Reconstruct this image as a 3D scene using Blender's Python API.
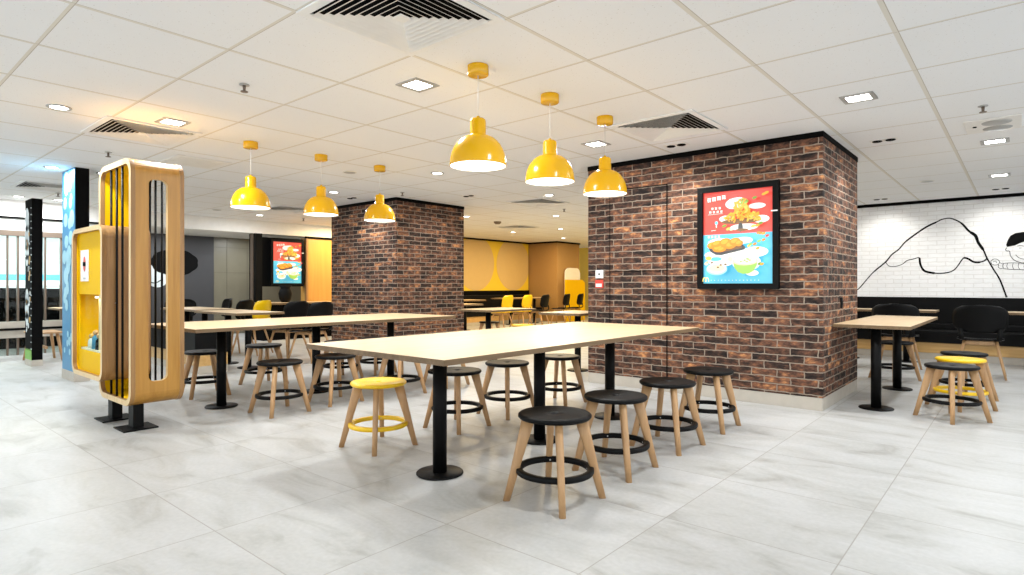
import bpy, bmesh, math, random
from math import sin, cos, pi, radians as R
from mathutils import Vector, Matrix
random.seed(7)
S = bpy.context.scene
COL = S.collection
for o in list(bpy.data.objects): bpy.data.objects.remove(o)

# ------------------------------------------------------------------ camera, world, exposure
cam = bpy.data.cameras.new('camera'); cam_o = bpy.data.objects.new('camera', cam); COL.objects.link(cam_o)
cam_o.location = (0, 0, 1.2); cam_o.rotation_euler = (pi/2, 0, 0.7091)
cam.sensor_width = 36; cam.lens = 595.75/1024*36; cam.shift_y = -(287.5-285.65)/1024
cam.clip_end = 200
S.camera = cam_o
S.view_settings.view_transform = 'Standard'; S.view_settings.look = 'None'
S.view_settings.gamma = 1; S.view_settings.use_curve_mapping = False
S.view_settings.exposure = 0.69
w = bpy.data.worlds.new('world'); S.world = w; w.use_nodes = True
w.node_tree.nodes['Background'].inputs[0].default_value = (.93, .97, 1, 1)
w.node_tree.nodes['Background'].inputs[1].default_value = 1.4
H = 2.677
LAMP_W = 19.0      # each recessed downlight
PEND_W = 5.0      # each pendant

# ------------------------------------------------------------------ materials
def newmat(name):
    m = bpy.data.materials.new(name); m.use_nodes = True
    return m, m.node_tree, m.node_tree.nodes['Principled BSDF']
def N(nt, t, **kw):
    n = nt.nodes.new(t)
    for k, v in kw.items(): setattr(n, k, v)
    return n
def plain(name, col, rough=.5, metal=0, var=.06, scale=9, bump=0.0, spec=.5, emit=0):
    m, nt, b = newmat(name)
    b.inputs['Roughness'].default_value = rough; b.inputs['Metallic'].default_value = metal
    b.inputs['Specular IOR Level'].default_value = spec
    tc = N(nt, 'ShaderNodeTexCoord'); no = N(nt, 'ShaderNodeTexNoise'); no.inputs['Scale'].default_value = scale
    no.inputs['Detail'].default_value = 5
    nt.links.new(tc.outputs['Object'], no.inputs['Vector'])
    mx = N(nt, 'ShaderNodeMix', data_type='RGBA')
    mx.inputs[6].default_value = tuple(c*(1-var) for c in col[:3])+(1,)
    mx.inputs[7].default_value = tuple(min(1, c*(1+var)) for c in col[:3])+(1,)
    nt.links.new(no.outputs['Fac'], mx.inputs[0]); nt.links.new(mx.outputs[2], b.inputs['Base Color'])
    if bump:
        bp = N(nt, 'ShaderNodeBump'); bp.inputs['Strength'].default_value = bump; bp.inputs['Distance'].default_value = .01
        nt.links.new(no.outputs['Fac'], bp.inputs['Height']); nt.links.new(bp.outputs[0], b.inputs['Normal'])
    if emit:
        nt.links.new(mx.outputs[2], b.inputs['Emission Color']); b.inputs['Emission Strength'].default_value = emit
    return m
def wood(name, c1, c2, axis=2, rough=.45, sc=1.0):
    m, nt, b = newmat(name)
    tc = N(nt, 'ShaderNodeTexCoord'); mp = N(nt, 'ShaderNodeMapping')
    s = [26*sc]*3; s[axis] = 1.6*sc; mp.inputs['Scale'].default_value = s
    no = N(nt, 'ShaderNodeTexNoise'); no.inputs['Scale'].default_value = 1; no.inputs['Detail'].default_value = 6
    no.inputs['Distortion'].default_value = .6
    nt.links.new(tc.outputs['Object'], mp.inputs[0]); nt.links.new(mp.outputs[0], no.inputs['Vector'])
    rp = N(nt, 'ShaderNodeValToRGB'); rp.color_ramp.elements[0].position = .3; rp.color_ramp.elements[1].position = .7
    rp.color_ramp.elements[0].color = c1+(1,); rp.color_ramp.elements[1].color = c2+(1,)
    nt.links.new(no.outputs['Fac'], rp.inputs[0]); nt.links.new(rp.outputs[0], b.inputs['Base Color'])
    b.inputs['Roughness'].default_value = rough
    return m
def emis(name, col, st):
    m, nt, b = newmat(name)
    b.inputs['Base Color'].default_value = col+(1,); b.inputs['Emission Color'].default_value = col+(1,)
    b.inputs['Emission Strength'].default_value = st
    return m
def glass(name, tint=(.9, .95, .93), alpha=.012, rough=.02):
    m, nt, b = newmat(name)
    nt.nodes.remove(b); out = nt.nodes['Material Output']
    t = N(nt, 'ShaderNodeBsdfTransparent'); t.inputs[0].default_value = tint+(1,)
    g = N(nt, 'ShaderNodeBsdfGlossy'); g.inputs['Roughness'].default_value = rough
    mx = N(nt, 'ShaderNodeMixShader'); mx.inputs[0].default_value = alpha
    nt.links.new(t.outputs[0], mx.inputs[1]); nt.links.new(g.outputs[0], mx.inputs[2]); nt.links.new(mx.outputs[0], out.inputs[0])
    return m
def math_(nt, op, a, b=None):
    n = N(nt, 'ShaderNodeMath', operation=op)
    for i, v in enumerate((a, b)):
        if v is None: continue
        if isinstance(v, (int, float)): n.inputs[i].default_value = v
        else: nt.links.new(v, n.inputs[i])
    return n.outputs[0]
def gridmask(nt, coord, off, step, half):
    """1 on the grid line, 0 elsewhere"""
    a = math_(nt, 'ADD', math_(nt, 'SUBTRACT', coord, off), step*100.5)
    f = math_(nt, 'MODULO', a, step)
    d = math_(nt, 'ABSOLUTE', math_(nt, 'SUBTRACT', f, step/2))
    return math_(nt, 'LESS_THAN', d, half)
def cellid(nt, coord, off, step):
    return math_(nt, 'FLOOR', math_(nt, 'DIVIDE', math_(nt, 'SUBTRACT', coord, off), step))

def floor_mat():
    m, nt, b = newmat('concrete_floor_tile')
    L = nt.links.new
    tc = N(nt, 'ShaderNodeTexCoord'); sp = N(nt, 'ShaderNodeSeparateXYZ'); L(tc.outputs['Object'], sp.inputs[0])
    x, y = sp.outputs[0], sp.outputs[1]
    gx = gridmask(nt, x, -3.0, .7985, .0028); gy = gridmask(nt, y, 1.265, .7965, .0028)
    line = math_(nt, 'MAXIMUM', gx, gy)
    ix = cellid(nt, x, -3.0, .7985); iy = cellid(nt, y, 1.265, .7965)
    cb = N(nt, 'ShaderNodeCombineXYZ'); L(ix, cb.inputs[0]); L(iy, cb.inputs[1])
    wn = N(nt, 'ShaderNodeTexWhiteNoise'); L(cb.outputs[0], wn.inputs['Vector'])
    # each tile has its own cloudy print
    va = N(nt, 'ShaderNodeVectorMath', operation='SCALE'); L(wn.outputs['Color'], va.inputs[0]); va.inputs['Scale'].default_value = 20
    vb = N(nt, 'ShaderNodeVectorMath', operation='ADD'); L(tc.outputs['Object'], vb.inputs[0]); L(va.outputs[0], vb.inputs[1])
    mp = N(nt, 'ShaderNodeMapping'); mp.inputs['Scale'].default_value = (1.2, 3.0, 1); L(vb.outputs[0], mp.inputs[0])
    n1 = N(nt, 'ShaderNodeTexNoise'); n1.inputs['Scale'].default_value = 1.3; n1.inputs['Detail'].default_value = 8; n1.inputs['Roughness'].default_value = .6
    n1.inputs['Distortion'].default_value = .8
    L(mp.outputs[0], n1.inputs['Vector'])
    rp = N(nt, 'ShaderNodeValToRGB'); e = rp.color_ramp.elements
    e[0].position = .28; e[0].color = (.33, .32, .295, 1); e[1].position = .60; e[1].color = (.53, .53, .52, 1)
    k = rp.color_ramp.elements.new(.44); k.color = (.475, .475, .455, 1)
    L(n1.outputs['Fac'], rp.inputs[0])
    n2 = N(nt, 'ShaderNodeTexNoise'); n2.inputs['Scale'].default_value = 40; n2.inputs['Detail'].default_value = 4; L(tc.outputs['Object'], n2.inputs['Vector'])
    m1 = N(nt, 'ShaderNodeMix', data_type='RGBA', blend_type='MULTIPLY'); m1.inputs[0].default_value = .22
    L(rp.outputs[0], m1.inputs[6]); L(n2.outputs['Fac'], m1.inputs[7])
    m2 = N(nt, 'ShaderNodeMix', data_type='RGBA'); L(line, m2.inputs[0]); L(m1.outputs[2], m2.inputs[6]); m2.inputs[7].default_value = (.30, .285, .26, 1)
    L(m2.outputs[2], b.inputs['Base Color'])
    r = N(nt, 'ShaderNodeMapRange'); L(n1.outputs['Fac'], r.inputs[0]); r.inputs[3].default_value = .34; r.inputs[4].default_value = .5
    L(r.outputs[0], b.inputs['Roughness'])
    bp = N(nt, 'ShaderNodeBump'); bp.inputs['Strength'].default_value = .4; bp.inputs['Distance'].default_value = .002
    L(math_(nt, 'SUBTRACT', 1, line), bp.inputs['Height']); L(bp.outputs[0], b.inputs['Normal'])
    return m
def ceil_mat():
    m, nt, b = newmat('mineral_ceiling_tile')
    L = nt.links.new
    tc = N(nt, 'ShaderNodeTexCoord'); sp = N(nt, 'ShaderNodeSeparateXYZ'); L(tc.outputs['Object'], sp.inputs[0])
    x, y = sp.outputs[0], sp.outputs[1]; st = .8038
    gx = gridmask(nt, x, -2.976, st, .013); gy = gridmask(nt, y, 2.477, st, .009)
    line = math_(nt, 'MAXIMUM', gx, gy)
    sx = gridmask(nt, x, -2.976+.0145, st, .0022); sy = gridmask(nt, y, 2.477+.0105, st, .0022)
    sh = math_(nt, 'MAXIMUM', sx, sy)  # thin shadow line beside the grid bars, painted into the tile colour
    vo = N(nt, 'ShaderNodeTexVoronoi'); vo.inputs['Scale'].default_value = 42; L(tc.outputs['Object'], vo.inputs['Vector'])
    n0 = N(nt, 'ShaderNodeTexNoise'); n0.inputs['Scale'].default_value = 30; L(tc.outputs['Object'], n0.inputs['Vector'])
    spk = math_(nt, 'LESS_THAN', math_(nt, 'ADD', vo.outputs['Distance'], math_(nt, 'MULTIPLY', n0.outputs['Fac'], .25)), .235)
    n1 = N(nt, 'ShaderNodeTexNoise'); n1.inputs['Scale'].default_value = .9; L(tc.outputs['Object'], n1.inputs['Vector'])
    mx = N(nt, 'ShaderNodeMix', data_type='RGBA'); L(n1.outputs['Fac'], mx.inputs[0]); mx.inputs[6].default_value = (.83, .845, .86, 1); mx.inputs[7].default_value = (.87, .885, .90, 1)
    ms = N(nt, 'ShaderNodeMix', data_type='RGBA'); L(math_(nt, 'MULTIPLY', spk, .55), ms.inputs[0]); L(mx.outputs[2], ms.inputs[6]); ms.inputs[7].default_value = (.5, .48, .44, 1)
    mg = N(nt, 'ShaderNodeMix', data_type='RGBA'); L(line, mg.inputs[0]); L(ms.outputs[2], mg.inputs[6]); mg.inputs[7].default_value = (.72, .70, .64, 1)
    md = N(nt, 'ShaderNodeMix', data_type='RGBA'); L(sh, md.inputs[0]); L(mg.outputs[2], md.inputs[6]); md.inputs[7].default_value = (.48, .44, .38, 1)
    L(md.outputs[2], b.inputs['Base Color']); b.inputs['Roughness'].default_value = .85; b.inputs['Specular IOR Level'].default_value = .15
    return m
def brick_mat(name, white=False, bw=.25, bh=.073):
    m, nt, b = newmat(name)
    L = nt.links.new
    tc = N(nt, 'ShaderNodeTexCoord'); sp = N(nt, 'ShaderNodeSeparateXYZ'); L(tc.outputs['Object'], sp.inputs[0])
    cb = N(nt, 'ShaderNodeCombineXYZ'); L(math_(nt, 'ADD', sp.outputs[0], sp.outputs[1]), cb.inputs[0]); L(sp.outputs[2], cb.inputs[1])
    nd = N(nt, 'ShaderNodeTexNoise'); nd.inputs['Scale'].default_value = 14; nd.inputs['Detail'].default_value = 3; L(tc.outputs['Object'], nd.inputs['Vector'])
    v1 = N(nt, 'ShaderNodeVectorMath', operation='SUBTRACT'); L(nd.outputs['Color'], v1.inputs[0]); v1.inputs[1].default_value = (.5, .5, .5)
    v2 = N(nt, 'ShaderNodeVectorMath', operation='SCALE'); L(v1.outputs[0], v2.inputs[0]); v2.inputs['Scale'].default_value = .024
    v3 = N(nt, 'ShaderNodeVectorMath', operation='ADD'); L(cb.outputs[0], v3.inputs[0]); L(v2.outputs[0], v3.inputs[1])
    br = N(nt, 'ShaderNodeTexBrick'); L(v3.outputs[0], br.inputs['Vector'])
    br.inputs['Color1'].default_value = (0, 0, 0, 1); br.inputs['Color2'].default_value = (1, 1, 1, 1); br.inputs['Mortar'].default_value = (.5, .5, .5, 1)
    br.inputs['Scale'].default_value = 1; br.inputs['Brick Width'].default_value = bw; br.inputs['Row Height'].default_value = bh
    br.inputs['Mortar Size'].default_value = .0065; br.inputs['Mortar Smooth'].default_value = .35; br.inputs['Bias'].default_value = 0
    n1 = N(nt, 'ShaderNodeTexNoise'); n1.inputs['Scale'].default_value = 8.5; n1.inputs['Detail'].default_value = 7; n1.inputs['Roughness'].default_value = .65
    mp = N(nt, 'ShaderNodeMapping'); mp.inputs['Scale'].default_value = (1, 1, 2.4); L(tc.outputs['Object'], mp.inputs[0]); L(mp.outputs[0], n1.inputs['Vector'])
    bwt = N(nt, 'ShaderNodeRGBToBW'); L(br.outputs['Color'], bwt.inputs[0])
    mixv = math_(nt, 'ADD', math_(nt, 'MULTIPLY', bwt.outputs[0], .42), math_(nt, 'MULTIPLY', n1.outputs['Fac'], 1.9))
    mixv = math_(nt, 'SUBTRACT', mixv, .655)
    rp = N(nt, 'ShaderNodeValToRGB'); L(mixv, rp.inputs[0]); e = rp.color_ramp.elements
    if white:
        e[0].position = .1; e[0].color = (.82, .82, .81, 1); e[1].position = .8; e[1].color = (.88, .88, .875, 1); mort = (.74, .73, .71, 1)
    else:
        e[0].position = .14; e[0].color = (.014, .010, .009, 1)
        e[1].position = .96; e[1].color = (.60, .28, .11, 1)
        for p, c in ((.30, (.030, .020, .017)), (.44, (.066, .034, .023)), (.56, (.115, .056, .037)), (.67, (.18, .08, .047)), (.78, (.28, .125, .062)), (.87, (.44, .20, .085))):
            q = rp.color_ramp.elements.new(p); q.color = c+(1,)
        mort = (.30, .24, .185, 1)
    mo = N(nt, 'ShaderNodeMix', data_type='RGBA'); L(br.outputs['Fac'], mo.inputs[0]); L(rp.outputs[0], mo.inputs[6]); mo.inputs[7].default_value = mort
    L(mo.outputs[2], b.inputs['Base Color']); b.inputs['Roughness'].default_value = .6 if white else .75; b.inputs['Specular IOR Level'].default_value = .4 if white else .18
    n3 = N(nt, 'ShaderNodeTexNoise'); n3.inputs['Scale'].default_value = 26; n3.inputs['Detail'].default_value = 5; L(tc.outputs['Object'], n3.inputs['Vector'])
    hgt = math_(nt, 'ADD', math_(nt, 'MULTIPLY', math_(nt, 'SUBTRACT', 1, br.outputs['Fac']), 1.0), math_(nt, 'MULTIPLY', n3.outputs['Fac'], .25 if white else .9))
    hgt = math_(nt, 'ADD', hgt, math_(nt, 'MULTIPLY', bwt.outputs[0], .2 if white else .5))
    bp = N(nt, 'ShaderNodeBump'); bp.inputs['Strength'].default_value = .55 if white else .9; bp.inputs['Distance'].default_value = .006 if white else .012
    L(hgt, bp.inputs['Height']); L(bp.outputs[0], b.inputs['Normal'])
    return m

M = {}
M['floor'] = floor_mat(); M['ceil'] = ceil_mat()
M['brick'] = brick_mat('dark_red_brick'); M['wbrick'] = brick_mat('white_painted_brick', True)
M['white'] = plain('white_paint', (.82, .81, .78), .6)
M['offwhite'] = plain('off_white_paint', (.78, .76, .71), .6)
M['ventwhite'] = plain('vent_frame_white', (.85, .86, .86), .7)
M['concrete'] = plain('beige_stone_plinth', (.46, .42, .36), .6, var=.15, bump=.2)
M['black'] = plain('black_powder_coat', (.004, .004, .004), .45, spec=.1)
M['matblack'] = plain('matt_black', (.003, .003, .003), .8, spec=.06)
M['plast'] = plain('black_plastic', (.006, .006, .006), .45, bump=.05, scale=60, spec=.09)
M['yplast'] = plain('yellow_plastic', (.85, .54, .002), .33)
M['ylamp'] = plain('yellow_gloss_paint', (.74, .40, .001), .2, var=.02)
M['yellow'] = plain('yellow_panel_paint', (.74, .45, .001), .6, var=.03, spec=.12)
M['leg'] = wood('beech_leg', (.40, .225, .10), (.54, .325, .155), 2, .42)
M['ply'] = wood('oak_ply', (.37, .175, .028), (.48, .245, .045), 2, .4)
M['plyedge'] = wood('ply_edge', (.27, .14, .045), (.38, .21, .08), 2, .45)
M['plylight'] = wood('ply_front_edge', (.60, .42, .20), (.72, .53, .28), 2, .4)
M['top'] = wood('pale_oak_laminate', (.545, .385, .215), (.625, .46, .275), 1, .42, .9)
M['topedge'] = wood('table_ply_edge', (.125, .075, .032), (.20, .125, .06), 1, .55)
M['orange'] = wood('amber_wood_panel', (.50, .26, .055), (.58, .315, .075), 2, .4, .4)
M['tan'] = plain('tan_wall', (.36, .205, .07), .5, var=.04)
M['ywall'] = plain('yellow_wall_paint', (.80, .56, .03), .5, var=.02)
M['cream'] = plain('cream_circle_paint', (.62, .43, .17), .5, var=.04)
M['stone'] = plain('beige_stone_panel', (.17, .155, .11), .4, var=.15, scale=3)
M['joint'] = plain('stone_joint', (.11, .10, .075), .6)
M['greywall'] = plain('dark_grey_wall', (.045, .045, .048), .6)
M['line'] = plain('black_mural_ink', (.004, .004, .004), .8, spec=.1)
M['steel'] = plain('brushed_steel', (.5, .5, .5), .3, 1)
M['bronze'] = plain('bronze_frame', (.16, .12, .09), .4, .3)
M['glass'] = glass('clear_glass')
M['transom'] = plain('frosted_transom', (.55, .58, .55), .3)
M['lit'] = emis('lamp_diffuser', (1, .98, .93), 9.0)
M['bulb'] = emis('pendant_diffuser', (1, .97, .90), 2.2)
M['inwhite'] = plain('white_enamel_inside', (.9, .89, .85), .4)
M['alu'] = plain('grey_fixture_rim', (.42, .42, .41), .4, .2)
M['cord'] = plain('white_cable', (.7, .7, .68), .5)
M['blue'] = plain('sky_blue_print', (.032, .21, .40), .45, var=.08, scale=4)
M['cloud'] = plain('pale_blue_cloud_print', (.28, .54, .66), .45, var=.06)
M['grass'] = plain('green_grass_print', (.20, .45, .08), .5, var=.3, scale=40)
M['ochre'] = plain('ochre_print', (.55, .33, .08), .5)
M['pale'] = plain('pale_print', (.62, .68, .70), .5)
M['cyan'] = plain('cyan_sign_print', (.08, .50, .68), .4, emit=.5)
M['red'] = plain('red_print', (.62, .05, .03), .4)
M['kick'] = wood('oak_kickboard', (.48, .28, .09), (.60, .38, .15), 0, .4)
M['skin'] = plain('white_mural_paint', (.80, .80, .79), .6)
M['mallwall'] = plain('mall_wall', (.72, .78, .78), .5)
# poster inks: a backlit sheet
PE = .33
for k, c in dict(p_red=(.66, .06, .045), p_blue=(.09, .44, .62), p_white=(.72, .73, .70), p_gold=(.62, .30, .03), p_gold2=(.72, .44, .07), p_brown=(.16, .08, .03),
                 p_chick=(.60, .20, .015), p_chick2=(.70, .30, .03), p_dark=(.05, .05, .05), p_green=(.24, .44, .08), p_cream=(.66, .58, .36), p_leaf=(.14, .24, .03),
                 p_logo=(.95, .72, .12), p_paleblue=(.30, .56, .66)).items():
    M[k] = plain('poster_ink_'+k[2:], c, .25, var=.02, emit=PE)

# ------------------------------------------------------------------ mesh builder
class MB:
    def __init__(s): s.v = []; s.f = []; s.m = []; s.sm = []; s.mats = []
    def mi(s, mat):
        if mat not in s.mats: s.mats.append(mat)
        return s.mats.index(mat)
    def face(s, idx, mat, smooth=False): s.f.append(idx); s.m.append(s.mi(mat)); s.sm.append(smooth)
    def add(s, pts): i = len(s.v); s.v += [tuple(p) for p in pts]; return i
    def box(s, a, b, mat, side=None):
        x0, y0, z0 = a; x1, y1, z1 = b
        i = s.add([(x0,y0,z0),(x1,y0,z0),(x1,y1,z0),(x0,y1,z0),(x0,y0,z1),(x1,y0,z1),(x1,y1,z1),(x0,y1,z1)])
        for k, q in enumerate([(3,2,1,0),(4,5,6,7),(0,1,5,4),(1,2,6,5),(2,3,7,6),(3,0,4,7)]):
            s.face([i+j for j in q], (side if side and k > 1 else mat))
        return s
    def tube(s, p, q, r0, r1, mat, n=20, caps=True, sq=1.0):
        p = Vector(p); q = Vector(q); d = (q-p).normalized()
        u = d.orthogonal().normalized() if abs(d.z) < .999 else Vector((1, 0, 0)); v = d.cross(u)
        i = s.add([p+(u*cos(t)+v*sin(t)*sq)*r0 for t in [2*pi*k/n for k in range(n)]]+[q+(u*cos(t)+v*sin(t)*sq)*r1 for t in [2*pi*k/n for k in range(n)]])
        for k in range(n): s.face([i+k, i+(k+1) % n, i+n+(k+1) % n, i+n+k], mat, n > 6)
        if caps: s.face([i+k for k in range(n)][::-1], mat); s.face([i+n+k for k in range(n)], mat)
        return s
    def lathe(s, prof, mat, c=(0, 0, 0), n=40, mats=None, closed=False):
        i = s.add([(c[0]+r*cos(2*pi*k/n), c[1]+r*sin(2*pi*k/n), c[2]+z) for r, z in prof for k in range(n)])
        P = len(prof)
        for a in range(P if closed else P-1):
            b = (a+1) % P
            for k in range(n):
                s.face([i+a*n+k, i+a*n+(k+1) % n, i+b*n+(k+1) % n, i+b*n+k], (mats[a] if mats else mat), True)
        return s
    def disc(s, c, r, z0, z1, mat, n=40, ch=.004):
        s.lathe([(.0005, z0), (r-ch, z0), (r, z0+ch), (r, z1-ch), (r-ch, z1), (.0005, z1)], mat, c, n)
        return s
    def prism(s, pts, d, mat, side=None, smooth=False):
        """pts: 3D polygon; extruded by vector d"""
        n = len(pts); d = Vector(d)
        i = s.add([Vector(p) for p in pts]+[Vector(p)+d for p in pts])
        s.face([i+k for k in range(n)][::-1], mat); s.face([i+n+k for k in range(n)], mat)
        for k in range(n): s.face([i+k, i+(k+1) % n, i+n+(k+1) % n, i+n+k], side or mat, smooth)
        return s
    def ribbon(s, pts, wd, nrm, th, mat, taper=True):
        """flat brush stroke through pts lying in a plane with normal nrm"""
        pts = smooth_path([Vector(p) for p in pts]); nrm = Vector(nrm).normalized(); n = len(pts); Lf = []; Rt = []
        for k, p in enumerate(pts):
            t = (pts[min(k+1, n-1)]-pts[max(k-1, 0)]).normalized(); sd = t.cross(nrm)
            ww = wd[k*(len(wd)-1)//(n-1)] if isinstance(wd, (list, tuple)) else wd
            Lf.append(p+sd*ww/2); Rt.append(p-sd*ww/2)
        i = s.add(Lf+Rt+[p+nrm*th for p in Lf]+[p+nrm*th for p in Rt])
        for k in range(n-1):
            a, b, c, d = i+k, i+n+k, i+2*n+k, i+3*n+k
            s.face([c, c+1, d+1, d], mat); s.face([a, a+1, c+1, c], mat); s.face([b, d, d+1, b+1], mat)
        return s
    def build(s, name, parent=None, bevel=0, loc=None, rotz=None, seg=2, recalc=True, solid=0, sub=0):
        me = bpy.data.meshes.new(name); me.from_pydata(s.v, [], s.f); 
        for m in s.mats: me.materials.append(m)
        me.polygons.foreach_set('material_index', s.m); me.polygons.foreach_set('use_smooth', s.sm)
        if recalc:
            bm = bmesh.new(); bm.from_mesh(me); bmesh.ops.remove_doubles(bm, verts=bm.verts, dist=1e-6)
            bmesh.ops.recalc_face_normals(bm, faces=bm.faces); bm.to_mesh(me); bm.free()
        me.update()
        o = bpy.data.objects.new(name, me); COL.objects.link(o)
        if parent: o.parent = parent
        if loc: o.location = loc
        if rotz is not None: o.rotation_euler = (0, 0, rotz)
        if solid: a = o.modifiers.new('thickness', 'SOLIDIFY'); a.thickness = solid; a.offset = 0
        if sub: a = o.modifiers.new('subdivision', 'SUBSURF'); a.levels = sub; a.render_levels = sub
        if bevel:
            a = o.modifiers.new('bevel', 'BEVEL'); a.width = bevel; a.segments = seg; a.limit_method = 'ANGLE'; a.angle_limit = R(40)
        return o
def smooth_path(p, sub=5):
    if len(p) < 3: return p
    out = []
    for i in range(len(p)-1):
        a = p[max(i-1, 0)]; b = p[i]; c = p[i+1]; d = p[min(i+2, len(p)-1)]
        for k in range(sub):
            t = k/sub
            out.append(.5*((2*b)+(c-a)*t+(2*a-5*b+4*c-d)*t*t+(-a+3*b-3*c+d)*t**3))
    out.append(p[-1]); return out
def thing(name, label, cat, loc=(0, 0, 0), rotz=0, group=None):
    o = bpy.data.objects.new(name, None); COL.objects.link(o); o.location = loc; o.rotation_euler = (0, 0, rotz); o.empty_display_size = .1
    o['label'] = label; o['category'] = cat
    if group: o['group'] = group
    return o
def tag(o, label, cat, group=None):
    o['label'] = label; o['category'] = cat
    if group: o['group'] = group
    return o
def struct(o): o['kind'] = 'structure'; return o
def dup(root, loc, rotz, label):
    r = root.copy(); COL.objects.link(r); r.location = loc; r.rotation_euler = (0, 0, rotz); r['label'] = label
    for ch in list(root.children):
        c = ch.copy(); COL.objects.link(c); c.parent = r
        for g in list(ch.children):
            d = g.copy(); COL.objects.link(d); d.parent = c
    return r
def arealight(name, parent, loc, size, watts, col=(.93, .97, 1), rot=(0, 0, 0), shape='SQUARE', spread=180):
    l = bpy.data.lights.new(name, 'AREA'); l.size = size; l.energy = watts; l.color = col; l.shape = shape; l.spread = R(spread)
    o = bpy.data.objects.new(name, l); COL.objects.link(o); o.location = loc; o.rotation_euler = rot
    if parent: o.parent = parent
    return o

# ------------------------------------------------------------------ setting
struct(MB().box((-21, -4, -.1), (6, 22, 0), M['floor']).build('floor'))
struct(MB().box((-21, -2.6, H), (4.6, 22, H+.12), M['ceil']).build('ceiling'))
# white brick mural wall on the right
Wb = MB().box((-5.6, 12.5, 1.0), (4.6, 12.7, H), M['wbrick']); struct(Wb.build('wall_right'))
struct(MB().box((-5.6, 12.46, 0), (4.6, 12.7, 1.0), M['black']).build('trim_1'))
struct(MB().box((-5.6, 12.46, H-.05), (4.6, 12.5, H), M['matblack']).build('trim_2'))
struct(MB().box((-5.8, 12.5, 0), (-5.6, 20, H), M['white']).build('wall_side'))
# yellow feature wall
yb = MB().box((-13.15, 11.0, 0), (-12.95, 15.96, H), M['ywall']); struct(yb.build('wall_back'))
struct(MB().box((-12.95, 11.0, H-.05), (-12.90, 15.96, H), M['matblack']).build('trim_3'))
struct(MB().box((-12.95, 11.4, .55), (-12.91, 15.96, 1.04), M['matblack']).build('trim_4'))
# tan boxed-out wall
struct(MB().box((-14, 16, 0), (-11.75, 17.3, H), M['tan']).build('wall_boxed'))
struct(MB().box((-12.95, 15.95, H-.05), (-11.73, 16, H), M['matblack']).box((-11.75, 15.95, H-.05), (-11.71, 17.3, H), M['matblack']).build('trim_5'))
struct(MB().box((-17, 19.5, 0), (-5.6, 19.7, H), M['ywall']).build('wall_far'))
# two cream circles painted on the feature wall
def circ_on_x(x, yc, zc, r, y0, y1, z0, z1, d):
    pts = []
    for k in range(64):
        t = 2*pi*k/64; pts.append((x, min(max(yc+r*cos(t), y0), y1), min(max(zc+r*1.02*sin(t), z0), z1)))
    q = [pts[0]]
    for p in pts[1:]:
        if (Vector(p)-Vector(q[-1])).length > 1e-4: q.append(p)
    return q, d
for i, (yc, r) in enumerate(((13.36, .84), (15.16, .84))):
    pts, _ = circ_on_x(-12.948, yc, 1.90, r, 11.2, 15.95, 1.045, H-.055, 0)
    o = MB().prism(pts, (.004, 0, 0), M['cream']).build('painted_circle')
    tag(o, ('large cream circle painted on the yellow wall beside the far brick column', 'large cream circle painted on the yellow wall next to the tan wall corner')[i], 'wall graphic')
# left wall: fascia, soffit, recess
struct(MB().box((-13.4, -2.6, 2.39), (-13.2, 11.0, H), M['white']).build('trim_6'))
struct(MB().box((-16, 3.6, 2.39), (-13.4, 9.8, 2.45), M['offwhite']).build('trim_7'))
struct(MB().box((-15.2, 3.6, 0), (-15.0, 6.3, 2.39), M['greywall']).build('wall_recess'))
struct(MB().box((-15.25, 6.3, 0), (-15.02, 9.6, 2.39), M['stone']).box((-15.02, 6.3, 1.6), (-15.0, 6.31, 1.61), M['stone']).build('wall_stone'))
struct(MB().box((-15.2, 3.45, 0), (-13.2, 3.6, 2.39), M['offwhite']).build('wall_return'))
for i, (y, z0, z1) in enumerate(((6.62, .9, 2.39), (7.13, .9, 2.39))):
    struct(MB().box((-15.02, y, 0), (-15.012, y+.006, 2.39), M['joint']).build('trim_%d' % (8+i)))
struct(MB().box((-15.02, 6.3, 2.14), (-15.012, 9.6, 2.146), M['joint']).box((-15.02, 6.3, 1.52), (-15.012, 9.6, 1.526), M['joint']).build('trim_10'))
struct(MB().box((-13.45, 7.72, 0), (-13.15, 11.0, 2.36), M['orange']).build('wall_panelled'))
struct(MB().box((-13.2, 7.68, 2.34), (-13.12, 11.0, 2.39), M['matblack']).box((-13.2, 7.68, .8), (-13.12, 7.73, 2.36), M['plyedge']).build('trim_11'))
struct(MB().box((-13.5, 6.46, 0), (-13.2, 6.62, 2.39), M['black']).box((-13.40, 6.435, 0), (-13.30, 6.46, 2.39), M['bronze']).build('trim_12'))
# brick columns
def brick_column(x0, x1, y0, y1, label, plinth=.125):
    t = thing('brick_column', label, 'column', (0, 0, 0))
    MB().box((x0, y0, plinth), (x1, y1, H-.055), M['brick']).build('brick_facing', t)
    if plinth: MB().box((x0+.002, y0+.002, 0), (x1-.002, y1-.002, plinth), M['concrete']).build('plinth', t, .003)
    MB().box((x0-.006, y0-.006, H-.055), (x1+.006, y1+.006, H-.001), M['matblack']).build('shadow_trim', t)
    return t
bc = brick_column(-4.105, -1.45, 6.24, 7.80, 'large dark red brick column carrying the menu poster')
brick_column(-9.85, -7.93, 6.28, 7.86, 'dark red brick column behind the rear long table', .06)
# concealed access door in the column: leaf of the same brick set between dark gaps
acc = thing('access_door', 'brick-clad concealed door with thin dark joints in the large brick column', 'door', (-3.42, 6.2395, .125))
for a, b in (((.367, -.008, 0), (.377, 0, 2.22)), ((-.375, -.006, 0), (-.369, 0, 2.22)), ((-.375, -.008, 2.213), (.377, 0, 2.223)), ((-.369, -.006, 1.242), (.367, 0, 1.248))):
    MB().box(a, b, M['matblack']).build('joint', acc)

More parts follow.
